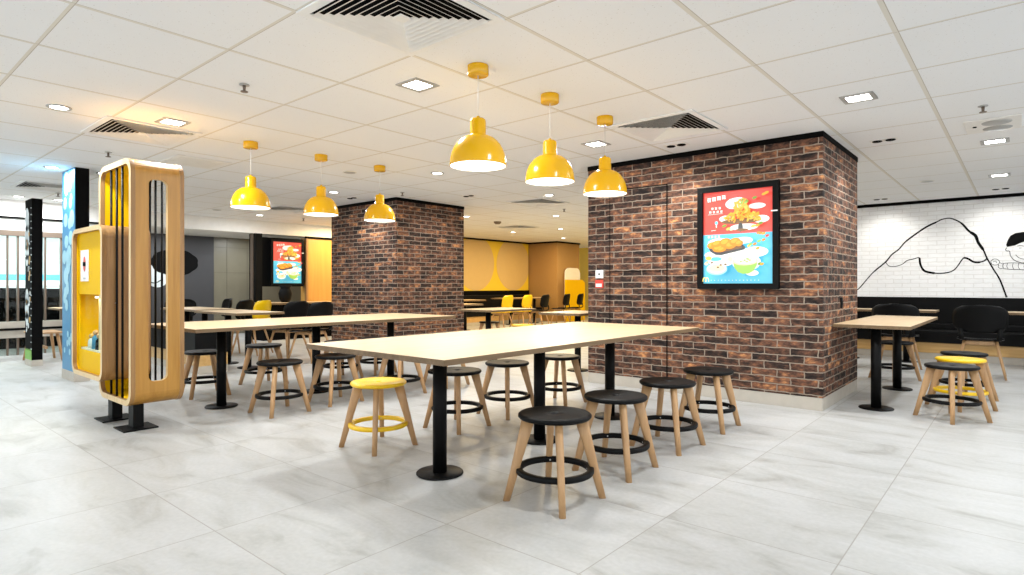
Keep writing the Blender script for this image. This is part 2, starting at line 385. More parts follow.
# ------------------------------------------------------------------ storefront on the far left
for i, (y0, y1) in enumerate(((-2.6, 1.0), (1.0, 3.45))):
    wn = MB()
    wn.box((-13.3, y0, 2.06), (-13.16, y1, 2.15), M['bronze']).box((-13.3, y0, 2.36), (-13.18, y1, 2.39), M['matblack'])
    wn.box((-13.28, y0, .43), (-13.16, y1, .47), M['matblack']).box((-13.28, y0, .47), (-13.18, y1, .58), M['concrete']).box((-13.28, y0, .30), (-13.18, y1, .43), M['concrete'])
    y = y0+.02
    for yy in ((-2.5, -1.7, -.9, -.1, .7) if i == 0 else (1.4, 1.75, 2.12, 2.26, 2.64, 2.87, 3.2)):
        wn.box((-13.27, yy-.013, 0), (-13.20, yy+.013, 2.06), M['bronze'])
    o = struct(wn.build('window_%d' % (i+1)))
    MB().box((-13.235, y0, .58), (-13.225, y1, 2.06), M['glass']).build('glass_pane', o)
    MB().box((-13.235, y0, 0), (-13.225, y1, .30), M['glass']).build('glass_pane', o)
    MB().box((-13.25, y0, 2.15), (-13.22, y1, 2.36), M['transom']).build('transom_panel', o)
# mall corridor beyond
struct(MB().box((-20.6, -4, 0), (-20.4, 6, H), M['mallwall']).build('wall_corridor'))
struct(MB().box((-20.4, 5.2, 0), (-15.2, 5.4, H), M['white']).build('wall_corridor_end'))
so = MB().box((-20.38, .6, 1.34), (-20.3, 5, 1.5), M['cyan']).box((-20.38, .6, 1.2), (-20.3, 5, 1.34), M['skin']).build('shop_sign')
tag(so, 'cyan and white strip sign on the wall across the corridor, seen through the glazing', 'sign')
bo = MB()
pr_ = [(.2, 0), (.2, .75), (1.0, .78), (1.25, .88), (1.6, .98), (2.0, 1.10), (2.3, 1.16), (3.2, 1.14), (3.2, 0)]
bo.prism([(-14.6, y, z) for y, z in pr_], (-.5, 0, 0), M['matblack'])
tag(bo.build('corridor_bench', bevel=.03), 'black high-backed seating in the corridor outside the glass', 'bench')
for i, y in enumerate((-1.5, 1.5, 4.2)):
    t = thing('corridor_light', ('ceiling light of the corridor, far left', 'ceiling light of the corridor outside the glazing', 'ceiling light at the corridor end behind the storefront')[i], 'ceiling light', (-16.8, y, H-.002))
    MB().box((-.3, -.3, -.02), (.3, .3, 0), M['alu']).build('frame', t); MB().box((-.27, -.27, -.024), (.27, .27, -.019), M['lit']).build('diffuser', t)
    arealight('light_source', t, (0, 0, -.03), .5, 160)

# ------------------------------------------------------------------ stools
def make_stool(name, mat, label, loc, rotz, group):
    t = thing(name, label, 'stool', loc, rotz, group)
    s = MB(); s.lathe([(.0005, .452), (.17, .452), (.198, .458), (.207, .468), (.206, .478), (.198, .485), (.185, .4865), (.15, .484), (.06, .4815), (.022, .481), (.018, .474), (.0005, .474)], mat, n=48)
    s.build('seat', t)
    for k in range(4):
        a = pi/4+k*pi/2; ca, sa = cos(a), sin(a); l = MB(); secs = []
        for f, wd, th in ((0, .038, .034), (.35, .046, .036), (.75, .062, .038), (1, .074, .038)):
            r = .272+(.148-.272)*f; z = .456*f; u = Vector((ca, sa, 0)); v = Vector((-sa, ca, 0)); c = u*r+Vector((0, 0, z))
            secs.append([c+u*(p*wd/2)+v*(q*th/2) for p, q in ((-1, -.6), (-.6, -1), (.6, -1), (1, -.6), (1, .6), (.6, 1), (-.6, 1), (-1, .6))])
        i = l.add([p for sct in secs for p in sct])
        for q in range(3):
            for j in range(8): l.face([i+q*8+j, i+q*8+(j+1) % 8, i+q*8+8+(j+1) % 8, i+q*8+8+j], M['leg'], True)
        l.face([i+j for j in range(8)], M['leg']); l.face([i+24+j for j in range(8)], M['leg'])
        l.build('leg', t)
    g = MB().lathe([(.184, .158), (.186, .152), (.216, .152), (.220, .158), (.220, .176), (.214, .182), (.188, .182), (.184, .176)], mat, n=56, closed=True).build('foot_ring', t)
    for k in range(4):
        a = pi/4+k*pi/2; MB().tube((.1835*cos(a), .1835*sin(a), .167), (.1815*cos(a), .1815*sin(a), .167), .005, .004, M['steel'], 8).build('screw', g)
    return t
def place_stools():
    first = {}
    L = [
     ('b', -2.00, 2.70, 0, 'front', 'black round wood-legged stool nearest the camera, right of the front long table'),
     ('b', -2.03, 3.41, .05, 'front', 'second black stool from the camera on the right side of the front long table'),
     ('b', -2.03, 4.16, -.04, 'front', 'third black stool along the right side of the front long table'),
     ('b', -2.04, 4.95, .03, 'front', 'black stool closest to the brick column, right of the front long table'),
     ('y', -3.67, 2.74, .04, 'front', 'yellow wood-legged stool at the near left of the front long table'),
     ('b', -3.66, 3.55, .06, 'front', 'black stool behind the yellow stool, seen left of the near table post'),
     ('b', -3.68, 4.22, -.05, 'front', 'black stool in the middle of the left side of the front long table'),
     ('b', -3.60, 4.95, .05, 'front', 'black stool at the far end of the left side of the front long table'),
     ('b', -5.36, 2.86, .03, 'rear', 'black stool beside the near post of the rear long table, facing us'),
     ('b', -5.40, 3.49, .02, 'rear', 'black stool partly behind the left tip of the front long table'),
     ('b', -5.25, 4.22, .05, 'rear', 'black stool behind the yellow stool, its seat hidden by the front tabletop'),
     ('b', -5.30, 4.95, .05, 'rear', 'black stool at the far right end of the rear long table'),
     ('b', -6.82, 2.77, -.1, 'rear', 'black stool just right of the wooden display tower, in front of the black bench'),
     ('b', -7.02, 3.54, .1, 'rear', 'black stool on the far side of the rear long table, beside the near post'),
     ('b', -6.72, 4.42, .1, 'rear', 'black stool on the far side of the rear long table, beside its middle post'),
     ('b', -6.75, 5.0, .1, 'rear', 'black stool on the far side of the rear long table nearest the far brick column'),
     ('b', -.49, 6.66, pi/4+.1, 'right', 'front black stool of the row of three beside the right side table'),
     ('y', -.47, 7.33, pi/4+.05, 'right', 'yellow stool between two black stools beside the right side table'),
     ('b', -.48, 7.98, pi/4, 'right', 'rearmost black stool behind the yellow one near the right side table'),
     ('b', -1.25, 8.98, .9, 'right', 'black stool seen between the two posts at the far end of the right side table'),
     ('b', -8.1, 8.75, .2, 'far', 'distant black stool beyond the far brick column under a small table'),
     ('y', -7.0, 8.45, .2, 'far', 'distant yellow stool seen through the gap between the brick columns'),
    ]
    G = dict(front='stools around the front long table', rear='stools around the rear long table', right='stools beside the right side table', far='stools in the far dining area')
    for c, x, y, r, g, lab in L:
        if c not in first:
            first[c] = make_stool('round_stool', M['plast'] if c == 'b' else M['yplast'], lab, (x, y, 0), r, G[g])
        else:
            o = dup(first[c], (x, y, 0), r, lab); o['group'] = G[g]
place_stools()

# ------------------------------------------------------------------ tables
def table(x0, x1, y0, y1, posts, label, group, name='dining_table', th=.032, T=.82, rot=0):
    cx, cy = (x0+x1)/2, (y0+y1)/2
    t = thing(name, label, 'table', (cx, cy, 0), rot, group)
    MB().box((x0-cx, y0-cy, T-th), (x1-cx, y1-cy, T), M['top'], M['topedge']).build('tabletop', t, .002)
    for px, py in posts:
        p = MB().tube((px-cx, py-cy, .012), (px-cx, py-cy, T-th-.006), .045, .045, M['black'], 28).build('post', t)
        MB().disc((px-cx, py-cy, 0), .15, 0, .014, M['black'], 40).build('base_plate', p)
        MB().box((px-cx-.11, py-cy-.11, T-th-.007), (px-cx+.11, py-cy+.11, T-th-.0005), M['black']).build('top_plate', p)
    return t
GL = 'long communal tables'
table(-3.56, -2.24, 2.08, 5.23, [(-2.83, 2.59), (-2.85, 3.65), (-2.87, 4.72)], 'long pale oak communal table in front, with three black posts', GL, 'communal_table')
table(-6.68, -5.44, 2.13, 5.25, [(-6.04, 2.61), (-6.08, 3.68), (-6.10, 4.74)], 'long pale oak communal table behind the front one, running from the display tower', GL, 'communal_table')
table(-1.44, -.79, 6.58, 8.9, [(-1.09, 6.73), (-1.11, 8.16)], 'pale oak table standing against the side of the large brick column', GL, 'communal_table')
GS = 'small dining tables in the background'
table(-9.55, -8.15, 3.72, 4.42, [(-8.60, 4.10), (-9.30, 4.12)], 'pale table behind the rear long table with the yellow chair above its edge', GS)
table(-11.3, -9.85, 3.85, 4.5, [(-10.15, 4.12), (-10.95, 4.15)], 'pale table furthest left behind the display tower', GS)
table(-6.95, -6.2, 6.75, 7.85, [(-6.6, 7.1)], 'small pale table between the two brick columns, left of centre', GS)
table(-5.25, -4.55, 6.7, 7.6, [(-4.78, 7.0)], 'pale table half hidden by the left edge of the large brick column', GS)
table(-9.35, -8.55, 8.35, 9.05, [(-8.95, 8.7)], 'small pale table peeping past the right side of the far brick column', GS)
table(-11.7, -11.0, 10.9, 11.75, [(-11.35, 11.3)], 'distant pale table just beside the far brick column at the bench', GS)
table(-12.35, -11.7, 13.4, 15.6, [(-12.0, 13.9), (-12.0, 15.1)], 'distant pale table in front of the black bench under the painted circles', GS)
table(-2.55, -1.0, 10.95, 11.5, [(-1.4, 11.2), (-2.2, 11.2)], 'pale table under the mountain mural behind the right side table', GS)
table(-.2, .9, 10.95, 11.5, [(.25, 11.2)], 'pale table under the mural at the right edge behind the black chair', GS)
table(-12.95, -12.15, 2.62, 3.15, [(-12.6, 2.9)], 'small white-edged table between the chart pillar and the cloud pillar', GS)

# ------------------------------------------------------------------ shell chairs
def make_chair(name, mat, label, loc, rotz, group):
    t = thing(name, label, 'chair', loc, rotz, group)
    s = MB(); nu, nv = 14, 10; idx = {}
    for j in range(nv+1):
        v = j/nv
        for i in range(nu+1):
            u = 2*i/nu-1; sq = (1-abs(2*v-1)**5)**.2 if 0 < v < 1 else .72
            x = .245*u*(.86+.14*sq); y = -.21+.43*v
            z = .485+.018*abs(u)**3+.022*max(0, .2-v)*5*(1-.3*abs(u))-.02*max(0, v-.8)*5
            idx[i, j] = s.add([(x, y, z)])
    for j in range(nv):
        for i in range(nu): s.face([idx[i, j], idx[i+1, j], idx[i+1, j+1], idx[i, j+1]], mat, True)
    st = s.build('seat', t, solid=.014)
    b = MB(); idx = {}; nv = 12
    for j in range(nv+1):
        v = j/nv; e = abs(2*v-1); wd = .285*(1-e**5*.34)
        for i in range(nu+1):
            u = 2*i/nu-1; x = wd*u; z = .585+.365*v-.02*abs(u)**2*(1 if v > .5 else -1)*e
            y = -.245-.055*v+.085*abs(u)**2.2
            idx[i, j] = b.add([(x, y, z)])
    for j in range(nv):
        for i in range(nu): b.face([idx[i, j], idx[i+1, j], idx[i+1, j+1], idx[i, j+1]], mat, True)
    bk = b.build('backrest', t, solid=.014)
    for sx in (-1, 1):
        a = MB(); P = [(.17*sx, -.16, .488), (.19*sx, -.215, .502), (.20*sx, -.235, .55), (.20*sx, -.222, .605), (.205*sx, -.212, .64)]
        P = smooth_path([Vector(p) for p in P], 4)
        i = a.add([p+Vector((d*.028, 0, 0)) for p in P for d in (-1, 1)])
        for k in range(len(P)-1): a.face([i+2*k, i+2*k+1, i+2*k+3, i+2*k+2], mat, True)
        a.build('strap', bk, solid=.014)
    for sx in (-1, 1):
        for sy in (-1, 1):
            MB().tube((.26*sx, (.23 if sy > 0 else -.25), 0), (.165*sx, .13*sy, .47), .013, .020, M['leg'], 12).build('leg', t)
    f = MB()
    for sy in (-1, 1): f.box((-.17, .13*sy-.012, .425), (.17, .13*sy+.012, .472), M['leg'])
    for sx in (-1, 1): f.box((.15*sx-.012, -.12, .43), (.15*sx+.012, .12, .472), M['leg'])
    f.build('rail', t, .002)
    return t
def place_chairs():
    first = {}
    q = pi/2
    L = [
     ('b', -1.36, 10.02, 0, 'm', 'black shell chair behind the right side table, its back above the tabletop'),
     ('b', -.43, 10.02, .03, 'm', 'black shell chair with its back to us, below the right foot of the mountain mural'),
     ('b', .43, 10.1, 0, 'm', 'black shell chair cut off by the right edge of the photo'),
     ('y', -2.22, 10.1, 0, 'm', 'yellow shell chair peeping out beside the right edge of the large brick column'),
     ('y', -10.25, 4.95, q+.6, 'l', 'yellow shell chair behind the small table left of the far brick column'),
     ('b', -10.9, 4.95, q+.6, 'l', 'black shell chair directly left of the yellow chair'),
     ('b', -11.85, 5.0, q+1.4, 'l', 'black shell chair seen nearly edge-on in front of the stone panels'),
     ('b', -12.1, 4.55, -q, 'l', 'black shell chair just right of the display tower'),
     ('b', -9.3, 5.1, q+.3, 'l', 'black shell chair right of the yellow chair, in front of the high counter'),
     ('b', -8.62, 5.12, q+.3, 'l', 'black shell chair next to the far brick column in front of the high counter'),
     ('y', -10.5, 11.8, q+.2, 'c', 'left yellow shell chair in the gap between the brick columns'),
     ('y', -10.5, 12.62, q+.2, 'c', 'right yellow shell chair in the gap between the brick columns'),
     ('b', -10.5, 13.4, q+.25, 'c', 'black shell chair right of the two distant yellow chairs'),
     ('b', -11.0, 15.15, q+.3, 'c', 'distant black shell chair in front of the yellow standee, left one'),
     ('b', -11.0, 15.9, q+.3, 'c', 'distant black shell chair in front of the yellow standee, right one'),
    ]
    G = dict(m='shell chairs under the mural', l='shell chairs behind the rear long table', c='shell chairs in the far dining area')
    for c, x, y, r, g, lab in L:
        if c not in first: first[c] = make_chair('shell_chair', M['plast'] if c == 'b' else M['yplast'], lab, (x, y, 0), r, G[g])
        else:
            o = dup(first[c], (x, y, 0), r, lab); o['group'] = G[g]
place_chairs()

# ------------------------------------------------------------------ benches and counter
def bench(x0, x1, y0, y1, label, back=None, zs=.47):
    t = thing('banquette_bench', label, 'bench')
    MB().box((x0, y0, .28), (x1, y1, zs), M['plast']).build('seat', t, .012)
    MB().box((x0+.03, y0+.05, .11), (x1-.03, y1, .28), M['kick']).build('kickboard', t)
    MB().box((x0+.03, y0+.06, 0), (x1-.03, y1, .11), M['concrete']).build('plinth', t)
    if back: MB().box(back[0], back[1], M['plast']).build('backrest', t, .012)
    return t
bench(-5.5, 4.5, 11.72, 12.455, 'long black upholstered wall bench below the white brick mural', ((-5.5, 12.3, .47), (4.5, 12.455, .56)))
bench(-12.9, -12.3, 11.3, 15.9, 'long black wall bench under the painted circles', ((-12.9, 11.3, .47), (-12.8, 15.9, .9)))
bench(-10.2, -8.38, 3.28, 3.72, 'short black bench with oak kickboard behind the rear long table', None, .58)
c = thing('high_counter', 'black counter with pale worktop in front of the amber wood panel', 'counter')
MB().box((-13.1, 6.3, 0), (-12.5, 10.8, .775), M['matblack']).build('cabinet_body', c)
MB().box((-13.12, 6.25, .78), (-12.42, 10.85, .82), M['top'], M['topedge']).build('worktop', c, .003)
v = MB().lathe([(.0005, 0), (.09, 0), (.13, .08), (.15, .2), (.12, .29), (.10, .33), (.15, .38), (.13, .38), (.085, .34), (.0005, .3)], M['plast'], n=28)
tag(v.build('dark_urn', loc=(-12.78, 6.95, .82)), 'tall dark urn on the pale counter beneath the small poster', 'urn')

# ------------------------------------------------------------------ posters
def glyph(mb, X, Z, s, y, mat, seed):
    rnd = random.Random(seed)
    for k in range(3): z = Z+s*(.15+.33*k); mb.box((X+s*.05*rnd.random(), y-.0006, z), (X+s*(.8+.15*rnd.random()), y, z+s*.13), mat)
    for k in range(2): x = X+s*(.15+.45*k+.1*rnd.random()); mb.box((x, y-.0006, Z+s*.05), (x+s*.12, y, Z+s*.95), mat)
def make_poster(loc, rotz, label):
    W, Hh = .836, 1.086; fb = .058
    t = thing('menu_poster', label, 'poster', loc, rotz, 'menu lightbox posters')
    f = MB()
    for a, b in (((-W/2, -.05, 0), (W/2, 0, fb)), ((-W/2, -.05, Hh-fb), (W/2, 0, Hh)), ((-W/2, -.05, fb), (-W/2+fb, 0, Hh-fb)), ((W/2-fb, -.05, fb), (W/2, 0, Hh-fb))): f.box(a, b, M['black'])
    f.build('frame', t, .003)
    w0, w1, z0, z1 = -W/2+fb, W/2-fb, fb, Hh-fb; pw, ph = w1-w0, z1-z0
    p = MB(); base = -.020; lay = [base]
    def P(x, z): return (w0+x*pw, z0+z*ph)
    def nxt(): lay[0] -= .00035; return lay[0]
    def ell(cx, cz, rx, rz, mat, n=22, rot=0):
        y = nxt(); X, Z = P(cx, cz); pts = []
        for k in range(n):
            a = 2*pi*k/n; ex, ez = rx*pw*cos(a), rz*ph*sin(a); pts.append((X+ex*cos(rot)-ez*sin(rot), y, Z+ex*sin(rot)+ez*cos(rot)))
        p.prism(pts, (0, -.0003, 0), mat)
    def poly(pts, mat):
        y = nxt(); p.prism([(P(a, b)[0], y, P(a, b)[1]) for a, b in pts], (0, -.0003, 0), mat)
    p.box((w0, -.020, z0), (w1, -.006, z0+ph*.535), M['p_blue']); p.box((w0, -.020, z0+ph*.535), (w1, -.006, z1), M['p_red'])
    # red half: heap of fries on a cake stand
    for e in ((.45, .855, .12, .055), (.78, .815, .12, .03), (.33, .70, .09, .035), (.83, .675, .12, .04), (.60, .60, .2, .035)): ell(*e, M['p_white'])
    ell(.55, .665, .28, .028, M['p_brown']); ell(.55, .60, .035, .05, M['p_dark']); ell(.57, .572, .09, .014, M['p_brown'])
    rnd = random.Random(3)
    for tier, (cz, hw, n) in enumerate(((.69, .26, 30), (.725, .23, 28), (.76, .17, 22), (.80, .11, 18), (.84, .09, 14))):
        for k in range(n):
            ell(.57+rnd.uniform(-hw, hw), cz+rnd.uniform(-.02, .02), .035, .011, M[rnd.choice(['p_gold', 'p_gold2', 'p_gold2', 'p_chick2'])], 7, rnd.uniform(-1.3, 1.3))
    for k in range(16): ell(.59+rnd.uniform(-.08, .08), .87+rnd.uniform(-.025, .03), .03, .01, M[rnd.choice(['p_leaf', 'p_gold', 'p_green', 'p_gold'])], 7, rnd.uniform(-1, 1))
    ell(.50, .90, .10, .012, M['p_white'], 16, .1)
    for e in ((.40, .585, 'p_gold2'), (.45, .58, 'p_cream'), (.34, .62, 'p_leaf'), (.75, .60, 'p_gold2'), (.81, .605, 'p_gold'), (.85, .625, 'p_leaf'), (.77, .895, 'p_leaf'), (.90, .925, 'p_gold'), (.93, .935, 'p_gold')): ell(e[0], e[1], .035, .014, M[e[2]], 12, .3)
    ell(.225, .655, .022, .02, M['p_blue']); ell(.225, .62, .008, .02, M['p_white']); ell(.225, .597, .018, .008, M['p_brown'])
    for k in range(4): X, Z = P(.09+.072*k, .885+.006*k); glyph(p, X, Z, .046, nxt(), M['p_white'], 10+k)
    for k in range(3): X, Z = P(.15+.055*k, .80); glyph(p, X, Z, .026, nxt(), M['p_white'], 20+k)
    for k in range(4): X, Z = P(.12+.055*k, .762); glyph(p, X, Z, .026, nxt(), M['p_white'], 30+k)
    poly([(.10, .748), (.32, .752), (.32, .755), (.10, .751)], M['p_white']); poly([(.15, .572), (.22, .575), (.22, .579), (.15, .576)], M['p_white'])
    # blue half
    for e in ((.28, .44, .18, .05), (.62, .455, .13, .035), (.42, .34, .28, .06), (.78, .33, .18, .055), (.30, .25, .20, .07), (.66, .22, .2, .09), (.30, .31, .25, .05), (.74, .11, .09, .03), (.18, .30, .1, .05)): ell(*e, M['p_white'])
    ell(.22, .265, .09, .022, M['p_blue'])
    poly([(.10, .41), (.14, .345), (.22, .31), (.30, .305), (.62, .355), (.65, .37), (.64, .39), (.58, .43)], M['p_dark'])
    poly([(.13, .405), (.18, .355), (.26, .33), (.60, .375), (.58, .42)], M['p_brown'])
    for e in ((.16, .415, .07, .035), (.26, .385, .09, .045), (.24, .43, .09, .035), (.36, .44, .09, .045), (.44, .41, .09, .04), (.50, .445, .08, .04), (.56, .425, .06, .032), (.31, .365, .07, .025)):
        ell(*e, M['p_chick'], 18, .2); ell(e[0]-.01, e[1]+.008, e[2]*.6, e[3]*.55, M['p_chick2'], 14, .3)
    for x, z, m in ((.70, .395, 'p_gold2'), (.72, .41, 'p_green'), (.78, .41, 'p_chick'), (.84, .44, 'p_green'), (.90, .45, 'p_chick'), (.82, .365, 'p_gold'), (.86, .52, 'p_chick'), (.90, .515, 'p_chick2'), (.83, .525, 'p_chick'), (.95, .49, 'p_red'), (.13, .275, 'p_gold2'), (.09, .225, 'p_gold2'), (.85, .205, 'p_leaf'), (.88, .20, 'p_gold')): ell(x, z, .028, .013, M[m], 12, .4)
    ell(.12, .275, .045, .022, M['p_gold2']); ell(.085, .215, .03, .016, M['p_cream'])
    ell(.24, .155, .155, .065, M['p_paleblue']); ell(.24, .165, .14, .055, M['p_white']); ell(.24, .165, .12, .04, M['p_cream'])
    for x, z in ((.17, .225), (.26, .175), (.37, .205), (.30, .20)): ell(x, z, .02, .009, M['p_brown'])
    poly([(.48, .235), (.50, .165), (.55, .12), (.62, .10), (.70, .105), (.77, .135), (.81, .19), (.82, .24)], M['p_green'])
    ell(.65, .235, .175, .045, M['p_cream']); ell(.65, .24, .145, .032, M['p_white']); ell(.44, .26, .035, .03, M['p_cream'])
    for k in range(10): ell(.65+rnd.uniform(-.11, .11), .24+rnd.uniform(-.018, .018), .018, .008, M[rnd.choice(['p_gold2', 'p_cream', 'p_green'])], 8)
    for k in range(4): X, Z = P(.11+.05*k, .49); glyph(p, X, Z, .028, nxt(), M['p_white'], 40+k)
    for k in range(6): X, Z = P(.62+.05*k, .325); glyph(p, X, Z, .02, nxt(), M['p_cream'], 50+k)
    for k in range(14): X, Z = P(.16+.052*k, .028); glyph(p, X, Z, .010, nxt(), M['p_white'], 60+k)
    y = nxt()
    for c0 in (.045, .085):   # double-arch logo, lower left
        X, Z = P(c0, .02); a = [(X+.017*(1-cos(a_)), y, Z+.042*sin(a_)**.8) for a_ in [pi*k/10 for k in range(11)]]
        p.ribbon([(q[0]-.002, q[1], q[2]) for q in a], .007, (0, -1, 0), .0005, M['p_logo'])
    pic = p.build('printed_picture', t, recalc=False)
    MB().box((w1-.012, -.054, z0+ph*.74), (w1+.05, -.0505, z0+ph*.752), M['p_white']).build('clip', t)
    return t
po = make_poster((-2.255, 6.238, 1.165), 0, 'large framed menu poster, red above blue, on the front of the large brick column')
p2 = dup(po, (-13.20, 7.22, 1.20), pi/2, 'smaller-looking distant menu poster, red above blue, left of the amber wood panel')
bk = MB().box((-13.4, 6.62, 1.18), (-13.26, 7.68, 2.32), M['matblack']).box((-13.34, 6.62, .82), (-13.3, 6.66, 2.39), M['black'])
tag(bk.build('poster_stand'), 'black backing panel behind the distant menu poster', 'panel')
# switch plates on the column
sp_ = thing('wall_switch', 'small white switch plate on the left part of the large brick column', 'switch', (-3.937, 6.24, 1.34))
MB().box((-.055, -.014, -.05), (.055, 0, .05), M['white']).build('cover_plate', sp_, .004); MB().box((-.010, -.018, -.012), (.010, -.013, .012), M['matblack']).build('button', sp_, .002)
sg = thing('warning_plaque', 'small red and white plaque directly below the white switch plate', 'sign', (-3.937, 6.24, 1.22))
MB().box((-.06, -.012, -.05), (.055, 0, .05), M['red']).build('board', sg, .003); MB().box((-.048, -.015, -.035), (.035, -.0115, .005), M['white']).build('label', sg)
ou = thing('power_outlet', 'small black outlet on the right side face of the large brick column', 'outlet', (-1.45, 6.99, 1.02))
MB().box((0, -.035, -.055), (.014, .035, .055), M['black']).build('cover_plate', ou, .004); MB().box((.013, -.012, -.02), (.018, .012, .02), M['plast']).build('socket', ou)

# ------------------------------------------------------------------ pendant lamps
def make_pendant(loc, label):
    t = thing('pendant_lamp', label, 'lamp', loc, 0, 'yellow pendant lamps over the long tables')
    MB().lathe([(.0005, -.066), (.066, -.066), (.071, -.061), (.071, -.003), (.069, 0), (.0005, 0)], M['ylamp'], n=36).build('canopy', t)
    MB().tube((0, 0, -.35), (0, 0, -.06), .0028, .0028, M['cord'], 8).build('cord', t)
    prof = [(.0005, -.338), (.010, -.338), (.012, -.352), (.040, -.355), (.050, -.363), (.0535, -.376), (.0535, -.462), (.057, -.470)]
    for k in range(1, 13):
        a = pi/2*k/12; prof.append((.057+(.190-.057)*sin(a)**1.12, -.470-.192*(1-cos(a))))
    out = prof+[(.192, -.675), (.188, -.675)]
    s = MB(); s.lathe(out, M['ylamp'], n=56)
    inn = [(.188, -.675), (.186, -.665)]+[(.053+(.186-.053)*sin(pi/2*k/10)**1.12, -.476-.186*(1-cos(pi/2*k/10))) for k in range(10, -1, -1)]+[(.0005, -.475)]
    s2 = s.lathe(inn, M['inwhite'], n=56)
    s.build('lamp_shade', t, recalc=False)
    MB().lathe([(.0005, -.664), (.12, -.664), (.182, -.667), (.182, -.671), (.0005, -.671)], M['bulb'], n=48).build('diffuser', t)
    arealight('light_source', t, (0, 0, -.678), .3, PEND_W, (1, .98, .95), shape='DISK')
    return t
pl = None
PL = [(-2.78, 2.89, 'yellow dome pendant lamp nearest the camera, above the near end of the front long table'), (-2.78, 3.69, 'middle yellow dome pendant of the three over the front long table'), (-2.78, 4.49, 'yellow dome pendant over the front long table, closest to the brick column'),
      (-6.03, 2.90, 'leftmost yellow dome pendant, above the near end of the rear long table'), (-6.03, 3.71, 'middle yellow dome pendant of the three over the rear long table'), (-6.03, 4.52, 'yellow dome pendant in front of the far brick column')]
for x, y, lab in PL:
    if pl is None: pl = make_pendant((x, y, H), lab)
    else: dup(pl, (x, y, H), 0, lab)

# ------------------------------------------------------------------ ceiling fixtures
def make_square(loc, label, s=.115):
    t = thing('square_downlight', label, 'ceiling light', loc, 0, 'square recessed downlights')
    f = MB()
    for a, b in (((-s, -s), (s, -s+.035)), ((-s, s-.035), (s, s)), ((-s, -s+.035), (-s+.035, s-.035)), ((s-.035, -s+.035), (s, s-.035))): f.box(a+(-.008,), b+(0,), M['alu'])
    f.build('frame', t, .002); MB().box((-s+.035, -s+.035, -.005), (s-.035, s-.035, -.001), M['lit']).build('diffuser', t)
    arealight('light_source', t, (0, 0, -.012), .2, LAMP_W); return t
def make_round(loc, label):
    t = thing('round_downlight', label, 'ceiling light', loc, 0, 'round recessed downlights')
    MB().lathe([(.06, -.001), (.088, -.001), (.088, -.006), (.081, -.011), (.064, -.008)], M['alu'], n=36, closed=True).build('rim', t)
    MB().disc((0, 0, 0), .063, -.006, -.001, M['lit'], 32, .001).build('diffuser', t)
    arealight('light_source', t, (0, 0, -.015), .16, LAMP_W, shape='DISK'); return t
SQ = [(-.98, 2.88, 'added unseen square downlight straight above the nearest black stools'), (1.43, 5.3, 'added unseen square downlight over the empty floor right of the stools'),  # both lamps on this line are added out of view to brighten the foreground
      (-3.378, 2.872, 'square downlight between the two rows of yellow pendants, nearest the front pendant'), (-5.82, 2.085, 'square downlight above and right of the wooden display tower'),
      (-.98, 5.32, 'square downlight above the right part of the large brick column'), (-3.378, 5.28, 'square downlight beside the front row\'s farthest yellow pendant'),
      (-.22, 7.83, 'near square downlight at the right edge of the ceiling'), (-.24, 10.27, 'square downlight nearest the mural wall at the right')]
RD = [(-6.05, 1.30, 'round downlight in the upper left of the ceiling, left of the square one'), (-9.18, 1.90, 'round downlight left of the display tower, nearer of the pair'), (-9.17, 2.45, 'round downlight just left of the top of the display tower'),
      (-12.6, 2.16, 'round downlight at the far left above the storefront'), (-12.6, 2.70, 'round downlight between the chart pillar and the cloud pillar'), (-5.83, 5.29, 'round downlight above the middle of the rear pendants'),
      (-5.86, 7.76, 'round downlight in front of the large brick column\'s left edge'), (-8.25, 5.30, 'round downlight behind the middle rear pendant'), (-7.49, 10.15, 'round downlight seen in the gap between the brick columns, nearest'),
      (-9.12, 12.57, 'round downlight in the gap between the brick columns, second in depth'), (-10.82, 15.05, 'round downlight in front of the tan wall corner'), (-10.66, 12.47, 'round downlight in front of the painted circles'),
      (-12.4, 8.3, 'added round fill light over the amber wood panel behind the far brick column'), (-9.6, 18.0, 'added round fill light before the far yellow wall beyond the standee'), (-9.0, 9.0, 'added round fill light over the far dining area behind the brick columns'), (-5.0, 10.6, 'added round fill light behind the large brick column'), (-3.0, 9.6, 'added round fill light over the mural seats behind the large brick column'),  # the lamps on this line are added to brighten the background
      (-12.11, 6.02, 'round downlight below the leftmost pendant near the poster')]
f = None
for x, y, lab in SQ:
    if f is None: f = make_square((x, y, H), lab)
    else: dup(f, (x, y, H), 0, lab)
f = None; warm = None
for x, y, lab in RD:
    if f is None: f = make_round((x, y, H), lab); continue
    d_ = dup(f, (x, y, H), 0, lab)
    if y > 8 and x < -5:
        for c_ in d_.children:
            if c_.type == 'LIGHT':
                if warm is None: warm = c_.data.copy(); warm.color = (1, .76, .42); warm.energy = LAMP_W*2.2
                c_.data = warm
for x_, y_, lab_ in ((-14.1, 5.2, 'added recess fill light in front of the dark hair graphic'), (-14.1, 6.9, 'added recess fill light in front of the beige stone panels')):  # lamps added under the soffit to lift the dark recess
    dup(f, (x_, y_, 2.39), 0, lab_)
